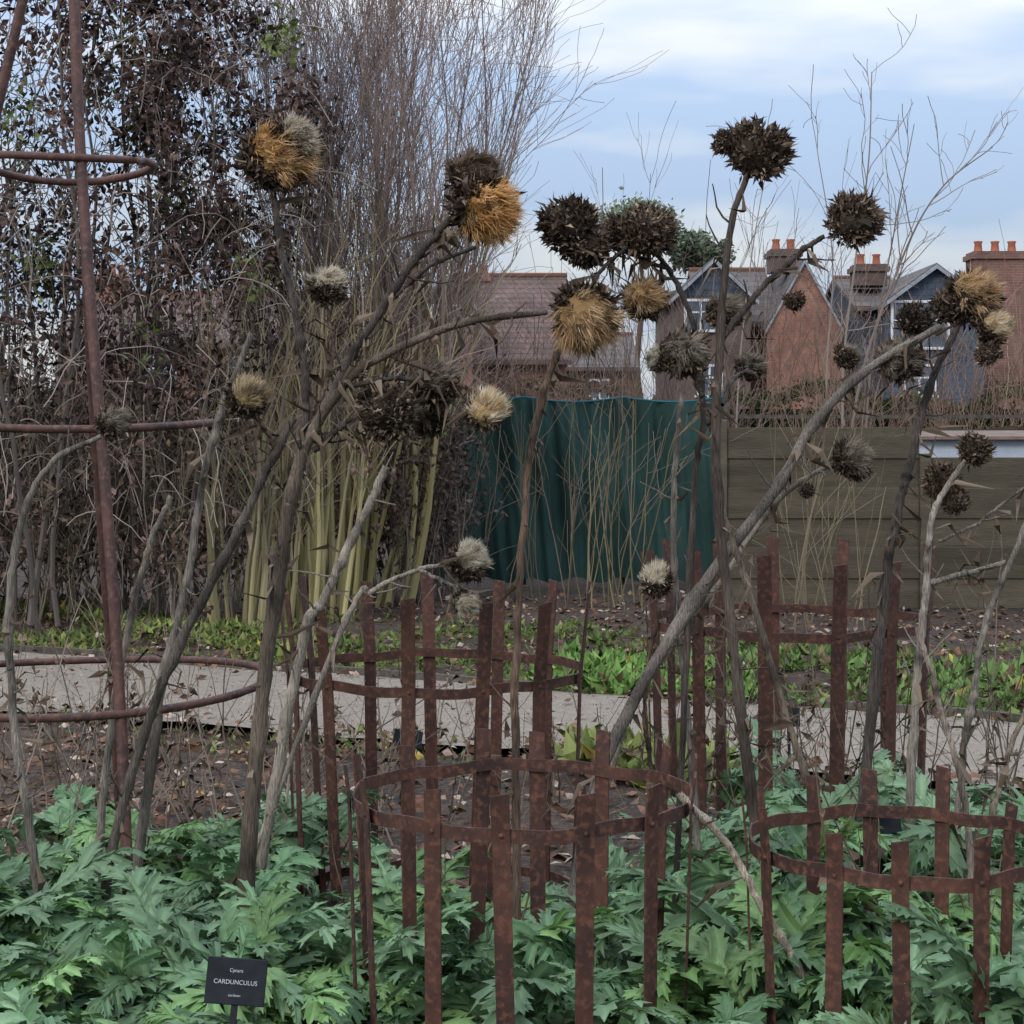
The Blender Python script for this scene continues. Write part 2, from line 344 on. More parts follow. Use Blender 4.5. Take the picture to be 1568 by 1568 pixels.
# ---------- cardoon dead stems & heads ----------
def catmull(P,m):
    P=np.asarray(P,float); n=len(P); Pe=np.concatenate([[2*P[0]-P[1]],P,[2*P[-1]-P[-2]]]); t=np.linspace(0,n-1,m); i=np.minimum(t.astype(int),n-2); f=(t-i)[:,None]
    a,b,c,d=Pe[i],Pe[i+1],Pe[i+2],Pe[i+3]
    return .5*((2*b)+(-a+c)*f+(2*a-5*b+4*c-d)*f**2+(-a+3*b-3*c+d)*f**3)
class Plant:
    def __init__(s): s.s=MB();s.b=MB();s.f=MB();s.d=MB();s.e=empty('cardoon_plant')
    def done(s):
        for m,nm,mt,sm in ((s.s,'stems',M_stem,True),(s.b,'seed_head_bracts',M_dry,False),(s.f,'seed_fluff',M_fluff,False),(s.d,'dried_leaves',M_dry,False)):
            if m.n: m.build(nm,mt,s.e,sm)
    def stem(s,pts,d,w0,w1,c=(.11,.085,.065),ground=True,d1=None,dry=6):
        w0*=.86
        d1=d if d1 is None else d1; ds=np.linspace(d,d1,len(pts)); P=[W(u,v,q) for (u,v),q in zip(pts,ds)]
        if ground and P[0][2]>0:
            dz=P[0][2]; dr=norm(P[0]-P[1]); k=dz/max(-dr[2],.4); P=[P[0]+np.array([dr[0]*k*.5,rng.normal()*.04,-dz-.03])]+P
        m=60; C=catmull(P,m); t=np.linspace(0,1,m)
        wob=np.cumsum(rng.normal(size=(m,3)),0); wob-=np.linspace(0,1,m)[:,None]*wob[-1]; C+=wob*.0011*np.array([1,1,.3])
        C[1:-1]+=rng.normal(size=(m-2,3))*.001*np.array([1,1,.3]); 
        kn=np.zeros(m)
        for q in rng.integers(5,m-3,5): kn+=.3*np.exp(-((np.arange(m)-q)/.9)**2)
        R=(w0*(1-t)+w1*t)*.5*d/F*(1+.05*rng.normal(size=m)+kn)
        col=np.array(c)[None]*(1+.25*np.sin(t*25+rng.random()*6)+.18*rng.normal(size=m)-kn*.6)[:,None]
        tubes(s.s,C[None],R[None],9,col[None])
        if dry:
            n=int(dry*3); i=rng.integers(4,m-2,n); D=rng.normal(size=(n,3))*.7+[0,0,-.9]
            kites(s.d,C[i],D,rng.uniform(.03,.16,n),rng.uniform(.006,.022,n),mixc((.05,.035,.025),(.2,.15,.11),n),.25)
            i=rng.integers(4,m-2,dry); tg=norm(C[np.minimum(i+1,m-1)]-C[i])
            B=grow(C[i],tg+rng.normal(size=(dry,3))*.7,rng.uniform(.03,.14,dry),5,.15,.1); tubes(s.s,B,np.linspace(.0035,.0015,5)[None].repeat(dry,0),5,np.array(c)*.9)
        return C
    def head(s,u,v,dia,d,axis=None,fluff=0,fc=((.42,.26,.12),(.62,.5,.33)),dark=1.0,ragged=1.0,el=1.0):
        c=W(u,v,d); r=dia*.5*d/F; dark=dark*1.25
        ax=norm(np.array(axis if axis is not None else (rng.normal()*.5,rng.normal()*.5-.2,1.)).astype(float))
        t1=norm(np.cross(ax,[.3,.9,.2])); t2=np.cross(ax,t1)
        th,phi=np.meshgrid(np.linspace(0,math.pi,10),np.linspace(0,2*math.pi,17)[:-1],indexing='ij')
        rr=r*.66*(1+.08*rng.normal(size=th.shape)); rr[0]=rr[0,0]; rr[-1]=rr[-1,0]
        V=c+rr[...,None]*(np.cos(th)[...,None]*ax*.85+np.sin(th)[...,None]*(np.cos(phi)[...,None]*t1+np.sin(phi)[...,None]*t2))
        idx=np.arange(160).reshape(10,16); nx_=np.roll(idx,-1,1)
        s.b.add(V.reshape(-1,3),np.stack([idx[:-1],nx_[:-1],nx_[1:],idx[1:]],-1).reshape(-1,4),None,(.03*dark,.023*dark,.018*dark))
        lump=rng.normal(size=3); lump2=rng.normal(size=3)*2.5
        n=900; cz=rng.uniform(-1,.9 if not fluff else .35,n); ph=rng.uniform(0,2*math.pi,n); sn=np.sqrt(1-cz**2)
        dr=cz[:,None]*ax+sn[:,None]*(np.cos(ph)[:,None]*t1+np.sin(ph)[:,None]*t2)
        D=norm(dr*.6+ax*.8*(cz[:,None]<.6)+rng.normal(size=(n,3))*.55*ragged)
        L=r*rng.uniform(.14,.38,n)*(1+.5*(rng.random(n)<.14)); cols=mixc((.022*dark,.016*dark,.013*dark),(.10*dark,.072*dark,.054*dark),n)
        w=rng.random(n)<.2; cols[w]=mixc((.14,.10,.075),(.32,.24,.17),w.sum())
        off=.66*(1+.16*(dr@lump)[:,None]*.6+.06*np.sin(dr@lump2)[:,None])
        kites(s.b,c+dr*r*off,D,L,r*rng.uniform(.06,.17,n),cols,-.15,dr+rng.normal(size=(n,3))*.6)
        if fluff:
            th,phi=np.meshgrid(np.linspace(0,math.pi*.5,7),np.linspace(0,2*math.pi,17)[:-1],indexing='ij')
            V=c+ax*r*.05+r*(.55+.16*fluff)*(np.cos(th)[...,None]*ax+.95*np.sin(th)[...,None]*(np.cos(phi)[...,None]*t1+np.sin(phi)[...,None]*t2))*(1+.05*rng.normal(size=th.shape))[...,None]
            idx=np.arange(112).reshape(7,16); nx_=np.roll(idx,-1,1)
            s.f.add(V.reshape(-1,3),np.stack([idx[:-1],idx[1:],nx_[1:],nx_[:-1]],-1).reshape(-1,4),None,np.array(fc[0])*.85)
            nt_=int(30+40*fluff); cz=1-rng.random(nt_)**1.1*.8; ph=rng.uniform(0,2*math.pi,nt_); sn=np.sqrt(1-cz**2)
            sweep=norm(rng.normal(size=3)*.5+np.array([.6,-.1,-.2]))*.7
            td=cz[:,None]*ax+sn[:,None]*(np.cos(ph)[:,None]*t1+np.sin(ph)[:,None]*t2)
            tD=norm(td*.65+ax*.4+sweep+rng.normal(size=(nt_,3))*.25); tc_=mixc(fc[0],fc[1],nt_); k=50
            dk=rng.random(nt_)<.12; tc_[dk]*=.35
            dr=np.repeat(td,k,0)+rng.normal(size=(nt_*k,3))*.12; D=np.repeat(tD,k,0)+rng.normal(size=(nt_*k,3))*.15
            L=r*rng.uniform(.25,.7,nt_*k)*np.repeat(rng.uniform(.7,1.15,nt_),k)
            kites(s.f,c+dr*r*(.42+.12*fluff),D,L,r*.026,np.repeat(tc_,k,0)*rng.uniform(.75,1.2,(nt_*k,1)),.1)
CR=((.5,.42,.3),(.8,.73,.6)); OR=((.6,.32,.11),(.76,.52,.27)); GY=((.2,.16,.12),(.42,.36,.29)); TN=((.4,.25,.12),(.62,.45,.28))
GS=(.17,.145,.12); BR=(.1,.065,.045); DK=(.06,.047,.04); LT=(.26,.22,.18)
p=Plant(); d=4.5
p.stem([(372,1470),(385,1250),(405,1050),(430,850),(462,700),(530,585),(620,530),(720,492),(838,478)],d,36,8,(.105,.08,.06),dry=16)
p.stem([(500,625),(560,505),(630,405),(690,335)],d,17,11,DK,False,dry=8)
p.stem([(462,720),(470,600),(455,500),(430,370),(415,280)],d,15,9,DK,False,d1=4.6,dry=6)
p.stem([(560,505),(600,455),(660,405),(730,378)],d,9,6,DK,False,d1=4.7,dry=3)
p.stem([(480,690),(530,650),(580,628)],d,12,8,DK,False); p.stem([(540,590),(610,580),(660,590)],d,10,7,DK,False)
p.stem([(600,545),(680,575),(738,610)],d,9,6,BR,False)
p.stem([(470,680),(500,560),(500,470)],d,9,6,BR,False,d1=4.7)
p.head(420,245,132,4.6,(.45,-.6,.5),1.0,((.5,.29,.11),(.7,.5,.3))); p.head(448,216,86,4.57,(.7,-.4,.5),.8,((.4,.33,.25),(.66,.58,.47)))
p.head(742,318,128,d,(.45,-.75,-.45),.9,OR); p.head(724,268,98,4.56,(.1,-.5,.8),.5,((.14,.1,.07),(.3,.22,.15)))
p.head(895,482,124,4.45,(.05,-.9,-.35),.9,TN)
p.head(500,440,72,4.7,(.1,-.3,1),.5,CR); p.head(600,632,104,d,(-.4,-.5,.5),0); p.head(575,615,70,4.6,(-.6,-.1,.3),0)
p.head(668,590,90,4.55,(-.1,-.5,.9),.4,GY); p.head(740,632,76,4.5,(.3,-.8,.5),1.,((.62,.42,.2),(.88,.82,.68)))
p.head(655,640,76,4.65,None,.3,GY); p.done()
p=Plant(); d=4.9
p.stem([(165,1330),(215,1140),(265,1010),(350,840),(400,740),(450,640)],d,20,12,(.085,.07,.058),dry=8)
p.stem([(160,1180),(190,980),(228,830),(262,760)],5.2,15,9,GS); p.stem([(240,1080),(275,930),(300,780),(335,640),(385,510)],5.1,19,9,GS,dry=8)
p.stem([(48,1290),(22,1100),(14,950),(35,800),(80,710),(155,668)],4.8,18,8,GS)
p.stem([(455,1010),(490,920),(540,820),(592,715)],5.0,20,12,LT); p.stem([(525,960),(570,905),(640,872),(700,864)],5.0,11,6,LT)
p.stem([(430,700),(400,650),(385,630)],d,8,6,BR,False); p.stem([(700,890),(705,930)],5.0,6,5,LT,False,dry=1); p.stem([(640,872),(700,900)],5.,7,5,LT,False,dry=1)
p.head(380,612,80,d,(.3,-.6,.6),.6,((.4,.29,.16),(.58,.48,.33))); p.head(172,648,62,4.85,(.3,-.5,.3),.4,GY)
p.head(714,862,76,5.0,(.4,-.5,.7),.6,CR); p.head(710,922,46,5.0,(.1,-.8,-.2),.9,CR); p.done()
p=Plant(); d=4.3
p.stem([(790,1215),(788,1050),(792,900),(805,730),(832,600),(862,520)],4.6,17,9,(.13,.085,.06),dry=4)
p.head(870,345,112,4.7,(-.5,-.3,.7),0); p.head(895,378,92,4.7,(.2,-.6,.2),0); p.head(985,358,106,4.75,(.3,-.4,.9),0,dark=1.3); p.head(950,356,64,4.8,None,0)
p.head(985,462,82,4.75,(-.1,-.7,.6),.5,TN)
p.stem([(1060,800),(1075,640),(1060,500),(1020,410),(990,380)],4.8,12,7,DK,dry=4); p.stem([(1020,410),(940,380),(890,370)],4.8,8,6,DK,False); p.stem([(862,520),(920,420),(960,380)],4.6,8,6,DK,False,d1=4.75)
p.done()
p=Plant(); d=4.6
p.stem([(1190,1400),(1155,1220),(1128,1020),(1105,800),(1098,620),(1110,460),(1125,335),(1148,262)],d,25,9,(.085,.064,.052),dry=12)
p.stem([(1106,520),(1160,445),(1215,395),(1262,362)],d,12,8,DK,False,dry=3)
p.stem([(1100,690),(1080,620),(1060,570)],d,9,7,DK,False,dry=2)
p.stem([(1106,780),(1155,930),(1225,1160),(1290,1380)][::-1],4.75,15,9,(.15,.115,.085),dry=6)
p.head(1158,232,122,d,(.4,-.2,.8),0,dark=1.2); p.head(1112,218,50,4.6,(-1,-.1,.2),0); p.head(1310,337,104,d,(.5,-.5,.6),0,dark=1.4)
p.head(1045,540,92,d,(.1,-.6,.3),.15,GY); p.head(1010,548,52,4.6,(-.8,-.4,.3),.3,CR); p.head(1110,478,72,4.8,(.3,-.5,.8),.3,GY)
p.head(1218,462,40,5.4,None,0); p.head(1148,562,56,5.2,(.1,-.6,.7),.4,GY)
p.stem([(1106,620),(1125,580),(1145,565)],4.6,7,5,DK,False,d1=5.1,dry=1)
p.done()
p=Plant(); d=4.8
p.stem([(905,1240),(960,1095),(1080,890),(1180,755),(1245,650),(1330,565),(1440,500)],d,27,11,(.16,.135,.115),dry=16)
p.stem([(960,1110),(1030,990),(1100,900),(1200,760),(1290,700)],4.9,15,7,(.19,.16,.13),dry=6)
p.stem([(1040,1215),(1110,1290),(1170,1390),(1230,1490),(1290,1570)][::-1],4.0,15,11,(.32,.26,.2),dry=3)
p.stem([(1065,1190),(1050,1040),(1036,870),(1032,740),(1045,600)],5.0,14,8,GS,dry=6)
p.stem([(1350,950),(1375,800),(1400,700),(1440,560),(1485,470)],4.9,20,10,(.07,.057,.05),dry=12)
p.stem([(1395,1150),(1405,1000),(1418,880),(1432,780),(1478,705)],4.7,17,8,(.24,.205,.17),dry=5)
p.stem([(1490,1480),(1478,1250),(1440,1090),(1405,960)],4.4,14,8,(.24,.19,.15),dry=6)
p.stem([(1415,895),(1470,880),(1540,860)],4.7,11,7,GS,False,dry=3); p.stem([(1470,1190),(1490,1050),(1515,940),(1575,790)],4.7,14,9,GS,dry=4)
p.stem([(1500,1380),(1530,1200),(1580,1060)],4.6,13,8,(.2,.16,.12)); p.stem([(1440,830),(1500,800),(1580,740)],4.8,6,4,GS,False,dry=2)
p.stem([(1000,1200),(985,1080),(1010,930)],4.9,9,6,BR)
p.head(1487,455,104,4.9,(.2,-.6,.7),.5,TN); p.head(1455,470,66,4.95,None,0); p.head(1375,555,88,4.85,(-.2,-.6,.5),.2,GY); p.head(1402,493,68,4.95,None,0)
p.head(1520,505,64,4.85,(.3,-.6,.6),.8,((.55,.4,.22),(.75,.66,.5))); p.head(1515,540,50,4.85,None,0,dark=1.3); p.head(1295,547,52,5.1,None,.2,GY)
p.head(1302,702,80,4.9,(.3,-.6,.3),.15,GY); p.head(1492,690,66,4.7,(.3,-.4,.8),0); p.head(1440,738,70,4.8,(0,-.7,-.3),.3,((.1,.07,.05),(.2,.14,.1)),dark=1.6); p.head(1460,770,54,4.8,None,0,dark=1.6)
p.head(1003,890,62,4.9,(-.3,-.5,.8),.5,CR); p.head(1235,750,30,5.2,None,0)
p.done()
# tangle of thin dry stems
mb=MB()
def tangle(n,u0,u1,d0,d1,h0,h1,c1,c2,r=(.002,.005),lean=.35,kid=3):
    u=rng.uniform(u0,u1,n); d=rng.uniform(d0,d1,n); B=np.stack([(u-784)*d/F,d,np.full(n,-.03)],-1)
    P=grow(B,rng.normal(size=(n,3))*lean+[0,0,1],rng.uniform(h0,h1,n),12,.09,.02); R=rng.uniform(*r,n)[:,None]*np.linspace(1,.4,12)[None]
    tubes(mb,P,R,5,mixc(c1,c2,n))
    C,RC=children(P,R,n*kid,.3,.95,(.08,.4),.5,7,.12,.05,.7); tubes(mb,C,RC,4,mixc(c1,c2,len(C)))
    m=n*kid*2; i=rng.integers(0,n,m); j=rng.integers(3,12,m); kites(mb,P[i,j],rng.normal(size=(m,3))+[0,0,-.6],rng.uniform(.03,.09,m),rng.uniform(.01,.03,m),mixc((.05,.035,.025),(.18,.13,.095),m),.25)
tangle(85,-60,480,5.2,7.6,.3,1.2,(.09,.068,.056),(.26,.205,.16)); tangle(30,480,1000,6.5,8,.3,.8,(.07,.055,.045),(.2,.16,.12))
tangle(65,980,1640,5.3,7.4,.5,1.3,(.07,.055,.045),(.22,.18,.14)); tangle(16,500,1560,4.2,5.5,.4,1.0,(.1,.075,.05),(.2,.15,.1))
mb.build('dry_stalks',M_dry)
# ---------- labels ----------
M_black=noisemat('black_plastic',(.008,.01,.013),(.016,.018,.022),20,2,.6,0,spec=.15)
def label(u,v,d,w,h,txt=None,yaw=0,roll=0):
    e=empty('plant_label'); c=W(u,v,d); e.location=tuple(c); e.rotation_euler=(math.radians(-14),roll,yaw)
    box('plate',-w/2,w/2,0,.004,-h/2,h/2,M_black,e,.002)
    s=box('stake',-.006,.006,.005,.011,-c[2]-.02,h*.3,M_black,e)
    if txt:
        for i,(t,sz) in enumerate(txt):
            cu=bpy.data.curves.new('lettering','FONT'); cu.body=t; cu.size=sz; cu.align_x='CENTER'; cu.extrude=.0004
            cu.materials.append(M_letter); o=bpy.data.objects.new('lettering_%d'%(i+1),cu); sc.collection.objects.link(o); o.parent=e
            o.rotation_euler=(math.pi/2,0,0); o.location=(0,-.0015,h*.2-i*.022)
label(361,1503,3.3,.115,.085,[('Cynara',.009),('CARDUNCULUS',.0115),('cardoon',.007)],math.radians(-6),.04)
label(624,1131,7.6,.13,.075,None,.2,.15); label(1207,1098,7.4,.1,.08); label(1345,1262,5.0,.13,.05)
# ---------- climber-covered tree (left) ----------
e=empty('climber_covered_tree'); mb=MB()
def poly_in(u,v,poly):
    ins=np.zeros(len(u),bool); n=len(poly)
    for i in range(n):
        x1,y1=poly[i];x2,y2=poly[(i+1)%n]; c=((y1>v)!=(y2>v))&(u<(x2-x1)*(v-y1)/(y2-y1+1e-9)+x1); ins^=c
    return ins
D0=15.0
def envp(pts): return [((a-784)*D0/F,EYE-(b-HZ)*D0/F) for a,b in pts]
def clumps(env,nc,m,sg,sy=.8,keep=1):
    cx=rng.uniform(-6,-.4,nc*4); cz=rng.uniform(0.2,6.2,nc*4); k=poly_in(cx,cz,env); cx=cx[k][:nc];cz=cz[k][:nc]
    C=np.stack([cx,D0+rng.normal(size=len(cx))*sy,cz],-1); L=(C[:,None]+rng.normal(size=(len(C),m,3))*np.array([sg*.8,sg,sg*1.15])).reshape(-1,3); return L,np.repeat(rng.random(len(C)),m)
for env,nc,m,sg in ((envp([(120,-150),(330,-150),(400,40),(490,140),(480,250),(430,330),(440,440),(380,470),(250,380),(130,250),(110,100)]),270,80,.1),
                    (envp([(-200,-150),(150,-150),(200,300),(250,500),(-200,560)]),130,34,.12),
                    (envp([(80,300),(420,300),(430,560),(330,640),(180,600),(-150,600),(-150,420)]),200,50,.12),
                    (envp([(-150,600),(400,600),(380,860),(-150,860)]),100,40,.13),
                    (envp([(560,540),(700,600),(700,800),(560,820)]),60,40,.12)):
    L,tone=clumps(env,nc,m,sg)
    col=mixc((.022,.017,.017),(.075,.054,.048),len(L)); br=(tone>.55); col[br]=mixc((.06,.04,.035),(.2,.13,.105),br.sum())
    g=((tone<.08)); col[g]=mixc((.07,.09,.03),(.17,.2,.08),g.sum())
    sz=rng.uniform(.045,.1,len(L)); kites(mb,L,rng.normal(size=(len(L),3))+[0,0,-.8],sz,sz*.55,col,.15)
mb.build('leaves',M_dleaf,e)
mb=MB(); B=np.stack([rng.uniform(-5.5,-2.5,34),D0+rng.normal(size=34)*.6,np.zeros(34)],-1)
P=grow(B,rng.normal(size=(34,3))*.12+[0,0,1],rng.uniform(3,6.4,34),18,.07,.03); R=rng.uniform(.012,.035,34)[:,None]*np.linspace(1,.35,18)[None]
tubes(mb,P,R,6,mixc((.07,.06,.052),(.17,.14,.12),34))
C2,R2=children(P,R,500,.2,1,(.4,1.4),.5,9,.16,-.06,.45); tubes(mb,C2,np.maximum(R2,.003),4,mixc((.05,.042,.04),(.18,.145,.125),500))
n=1100; x=rng.uniform(-6,-1.8,n); z=rng.uniform(.8,5.5,n); env=envp([(-200,-100),(330,-100),(480,140),(430,600),(330,800),(-200,800)]); k=poly_in(x,z,env); x=x[k];z=z[k];n=len(x)
P=grow(np.stack([x,D0-.7+rng.normal(size=n)*.5,z],-1),rng.normal(size=(n,3))*.8,rng.uniform(.3,1.1,n),9,.16,-.22); tubes(mb,P,np.full((n,9),.0045),4,mixc((.1,.085,.075),(.34,.28,.24),n))
mb.build('branches',M_twig,e)
def thicket(name,n,u0,u1,d0,d1,h0,h1,c1,c2,r=(.004,.012),kids=6,lean=.15,leaves=0,lc=((.05,.035,.03),(.14,.09,.07)),wig=.06,klen=(.3,1.1),sub=0,kr=.5,k2=None):
    mb=MB(); u=rng.uniform(u0,u1,n); d=rng.uniform(d0,d1,n); B=np.stack([(u-784)*d/F,d,np.full(n,-.03)],-1)
    P=grow(B,rng.normal(size=(n,3))*lean+[0,0,1],rng.uniform(h0,h1,n),12,wig,.015); R=rng.uniform(*r,n)[:,None]*np.linspace(1,.4,12)[None]
    tubes(mb,P,R,5,mixc(c1,c2,n)); c3,c4=(k2 or (c1,c2))
    C,RC=children(P,R,n*kids,.2,1,klen,.35,8,.09,.04,kr); RC=np.maximum(RC,.0025); tubes(mb,C,RC,4,mixc(c3,c4,len(C)))
    if sub:
        C3,R3=children(C,RC,n*kids*sub,.2,1,(klen[0]*.5,klen[1]*.5),.35,6,.1,.04,.7); tubes(mb,C3,np.maximum(R3,.002),3,mixc(c3,c4,len(C3)))
    if leaves:
        m=leaves; i=rng.integers(0,len(C),m); j=rng.integers(0,8,m); s=rng.uniform(.04,.09,m); kites(mb,C[i,j]+rng.normal(size=(m,3))*.04,rng.normal(size=(m,3))+[0,0,-.6],s,s*.6,mixc(*lc,m),.15)
    return mb.build(name,M_twig)
thicket('bare_hedge',240,-150,390,14.4,16.6,1.0,2.5,(.09,.073,.058),(.28,.23,.175),kids=6,lean=.28,leaves=7500,lc=((.045,.035,.028),(.2,.135,.095)))
thicket('bare_hedge',60,560,700,16,17.4,1.0,1.9,(.08,.065,.05),(.2,.16,.13),kids=7,leaves=3500,lc=((.05,.035,.03),(.17,.12,.1)))
# ---------- willow-like multi-stem tree ----------
def multistem(e,n,xb,yb,sp,h,r,fan,c_low,c_high,kids,kl,sub,nsub,bias=.0):
    mb=MB(); B=np.stack([xb+rng.normal(size=n)*sp,yb+rng.normal(size=n)*sp*.6,np.full(n,-.05)],-1)
    D=np.stack([np.clip((B[:,0]-xb)*.12/sp,-.22,.22)*fan+rng.normal(size=n)*.05*fan+bias,rng.normal(size=n)*.1,np.ones(n)],-1)
    m=20; P=grow(B,D,rng.uniform(h*.6,h,n),m,.035,.012); R=rng.uniform(*r,n)[:,None]*(np.linspace(1,.03,m)**1.1)[None]+.003
    t=np.linspace(0,1,m)[None,:,None]; ca=mixc(*c_low,n)[:,None]; cb=mixc(*c_high,n)[:,None]; f=np.clip((t-.25)*2.5,0,1)
    tubes(mb,P,R,6,ca*(1-f)+cb*f)
    C,RC=children(P,R,n*kids,.22,1,kl,.24,11,.075,.035,.5,.4); RC=np.clip(RC,.003,.009); zc=np.clip((C[:,:1,2:]-2)/2,0,1); ck=(mixc(*c_low,len(C))[:,None]*(1-zc)+mixc(*c_high,len(C))[:,None]*zc); tubes(mb,C,RC,4,np.repeat(ck,11,1))
    C2,R2=children(C,RC,nsub,.15,1,sub,.34,7,.12,.03,.75,.5); R2=np.clip(R2,.0025,.0036); tubes(mb,C2,R2,3,mixc(*c_high,nsub))
    mb.build('stems',M_twig,e)
OL=((.22,.19,.085),(.42,.36,.18)); PU=((.17,.125,.11),(.34,.26,.23))
e=empty('willow_tree')
multistem(e,46,-1.55,16.2,.38,6.6,(.014,.034),1.0,OL,PU,12,(.6,1.7),(.3,.9),7500,bias=.045)
e=empty('willow_tree'); multistem(e,16,-2.2,14.3,.16,3.0,(.015,.04),.7,((.17,.15,.08),(.32,.27,.15)),((.12,.1,.08),(.24,.19,.15)),5,(.4,.9),(.3,.7),200)
e=empty('willow_tree'); multistem(e,18,-1.6,14.6,.2,3.4,(.013,.03),.8,OL,((.2,.16,.1),(.3,.24,.18)),5,(.4,1.0),(.3,.7),250)
thicket('bare_shrub',16,880,1000,15.6,16.6,1.4,2.5,(.14,.12,.065),(.26,.22,.13),r=(.005,.011),kids=3,lean=.14,sub=1,k2=((.1,.08,.06),(.22,.175,.14)))
thicket('bare_shrub',14,1190,1330,14.0,15.3,1.0,1.9,(.12,.1,.06),(.22,.18,.12),r=(.004,.010),kids=3,lean=.14,sub=1)
thicket('bare_shrub',10,720,880,16,17,1.2,2.2,(.09,.08,.05),(.2,.16,.12),r=(.004,.009),kids=4,sub=1)
thicket('bare_thicket',300,540,1650,19.4,21.2,1.9,3.5,(.13,.09,.07),(.3,.2,.155),r=(.005,.009),kids=6,lean=.16,sub=1,wig=.09)
thicket('sapling',10,840,1330,19.3,20,3.3,4.8,(.14,.11,.09),(.26,.21,.18),r=(.007,.011),kids=8,lean=.07,klen=(.4,1.2),sub=2,kr=.5)
def sapling(pts,d,r0,r1,nk,c=((.17,.14,.12),(.3,.25,.22))):
    mb=MB(); P=catmull([W(u,v,d) for u,v in pts],24)[None]; R=np.linspace(r0,r1,24)[None]; tubes(mb,P,R,5,mixc(*c,1))
    C,RC=children(P,R,nk,.35,1,(.3,1.0),.4,9,.12,.05,.6); RC=np.clip(RC,.0035,.007); tubes(mb,C,RC,4,mixc(*c,nk))
    C,RC=children(C,RC,nk*3,.2,1,(.12,.4),.5,6,.14,.05,.7); tubes(mb,C,np.clip(RC,.003,.0045),3,mixc(*c,nk*3)); mb.build('sapling',M_twig)
sapling([(1300,920),(1290,600),(1310,400),(1330,250),(1335,110)],17,.016,.005,10); sapling([(1290,930),(1310,620),(1380,400),(1440,290),(1520,225)],17,.018,.005,13)
sapling([(1270,930),(1265,600),(1275,400),(1250,220)],17.4,.014,.004,8); sapling([(1320,930),(1330,600),(1370,350),(1400,190)],17.6,.014,.004,8); sapling([(1120,920),(1130,600),(1150,400),(1175,250)],18.3,.012,.004,6)
# ---------- netting fence ----------
M_net=noisemat('green_netting',(.012,.034,.029),(.034,.082,.07),2.2,7,.8,.4,.01,.32,.68,(.02,.055,.048),200,stretch=(1.6,1,.5))
e=empty('netting_fence'); y0=18.0; xa,xb=-.9,2.15; nu,nv=160,40
uu,vv=np.meshgrid(np.linspace(0,1,nu),np.linspace(0,1,nv)); x=xa+(xb-xa)*uu
sag=.05*np.abs(np.sin(uu*math.pi*3))
y=y0+.06*np.sin(uu*34)*(.5+.5*np.sin(uu*9))+.05*np.sin(vv*6+uu*14)+.03*np.sin(uu*70+vv*3)+.014*np.sin(uu*160+vv*9)
z=.06+(1.86-sag)*vv+.03*np.sin(uu*40)*(1-vv)
mb=MB(); idx=np.arange(nu*nv).reshape(nv,nu); mb.add(np.stack([x,y,z],-1),np.stack([idx[:-1,:-1],idx[:-1,1:],idx[1:,1:],idx[1:,:-1]],-1).reshape(-1,4)); mb.build('netting',M_net,e,True)
for i in range(4): box('post_%d'%(i+1),xa+(xb-xa)*i/3-.03,xa+(xb-xa)*i/3+.03,y0+.16,y0+.22,0,1.98,M_wood,e)
mb=MB(); P=np.stack([np.linspace(xa,xb,40),np.full(40,y0),1.93-.05*np.abs(np.sin(np.linspace(0,1,40)*math.pi*3))],-1); tubes(mb,P[None],np.full((1,40),.012),6,(.03,.12,.14)); mb.build('top_line',M_twig,e,True)
# ---------- panel fence right ----------
M_fence=noisemat('fence_board',(.048,.038,.026),(.105,.083,.058),3,8,.9,.5,.01,.3,.7,(.06,.058,.034),30,rand=.25,stretch=(.4,1,3))
e=empty('panel_fence'); yf=15.6
x=1.85; k=0
while x<9:
    tall=(k<1); box('post_%d'%(k+1),x-.05,x+.05,yf-.05,yf+.05,0,1.68 if tall else 1.38,M_fence,e,.01)
    nb=6 if tall else 5
    for j in range(nb): 
        box('board_%d_%d'%(k+1,j+1),x+.052,x+1.748,yf-.012-.014*(j%2),yf+.006-.014*(j%2),.01+j*.265,.01+j*.265+.275+rng.normal()*.003,M_fence,e,.005)
    x+=1.8; k+=1
e=empty('boundary_fence')
x=2.3; k=0
while x<12: k+=1; box('board_%d'%k,x,x+.149,19.0+rng.normal()*.005,19.02,0,1.62+rng.normal()*.01,M_fence,e); x+=.15
box('rail',2.2,12,18.93,18.98,1.72,1.76,M_wood,e); 
for x in (2.3,4.3,6.3,8.3,10.3): box('rail_post',x-.03,x+.03,18.94,18.97,0,1.9,M_wood,e)
M_pale=noisemat('pale_sheet',(.36,.4,.46),(.52,.57,.64),2,6,.4,.1)
M_cop=noisemat('coping',(.13,.09,.07),(.22,.15,.12),5,5)
e=empty('low_shed'); box('walls',2.95,7.6,17.1,18.3,0,1.5,M_pale,e); 
obj('roof',[(2.9,17.0,1.5),(7.7,17.0,1.5),(7.7,18.4,1.56),(2.9,18.4,1.56),(2.9,17.0,1.53),(7.7,17.0,1.53),(7.7,18.4,1.59),(2.9,18.4,1.59)],BF,M_cop,e)
for i in range(7): box('wall_batten_%d'%(i+1),3.2+i*.7,3.24+i*.7,17.085,17.098,0,1.49,M_cop,e)
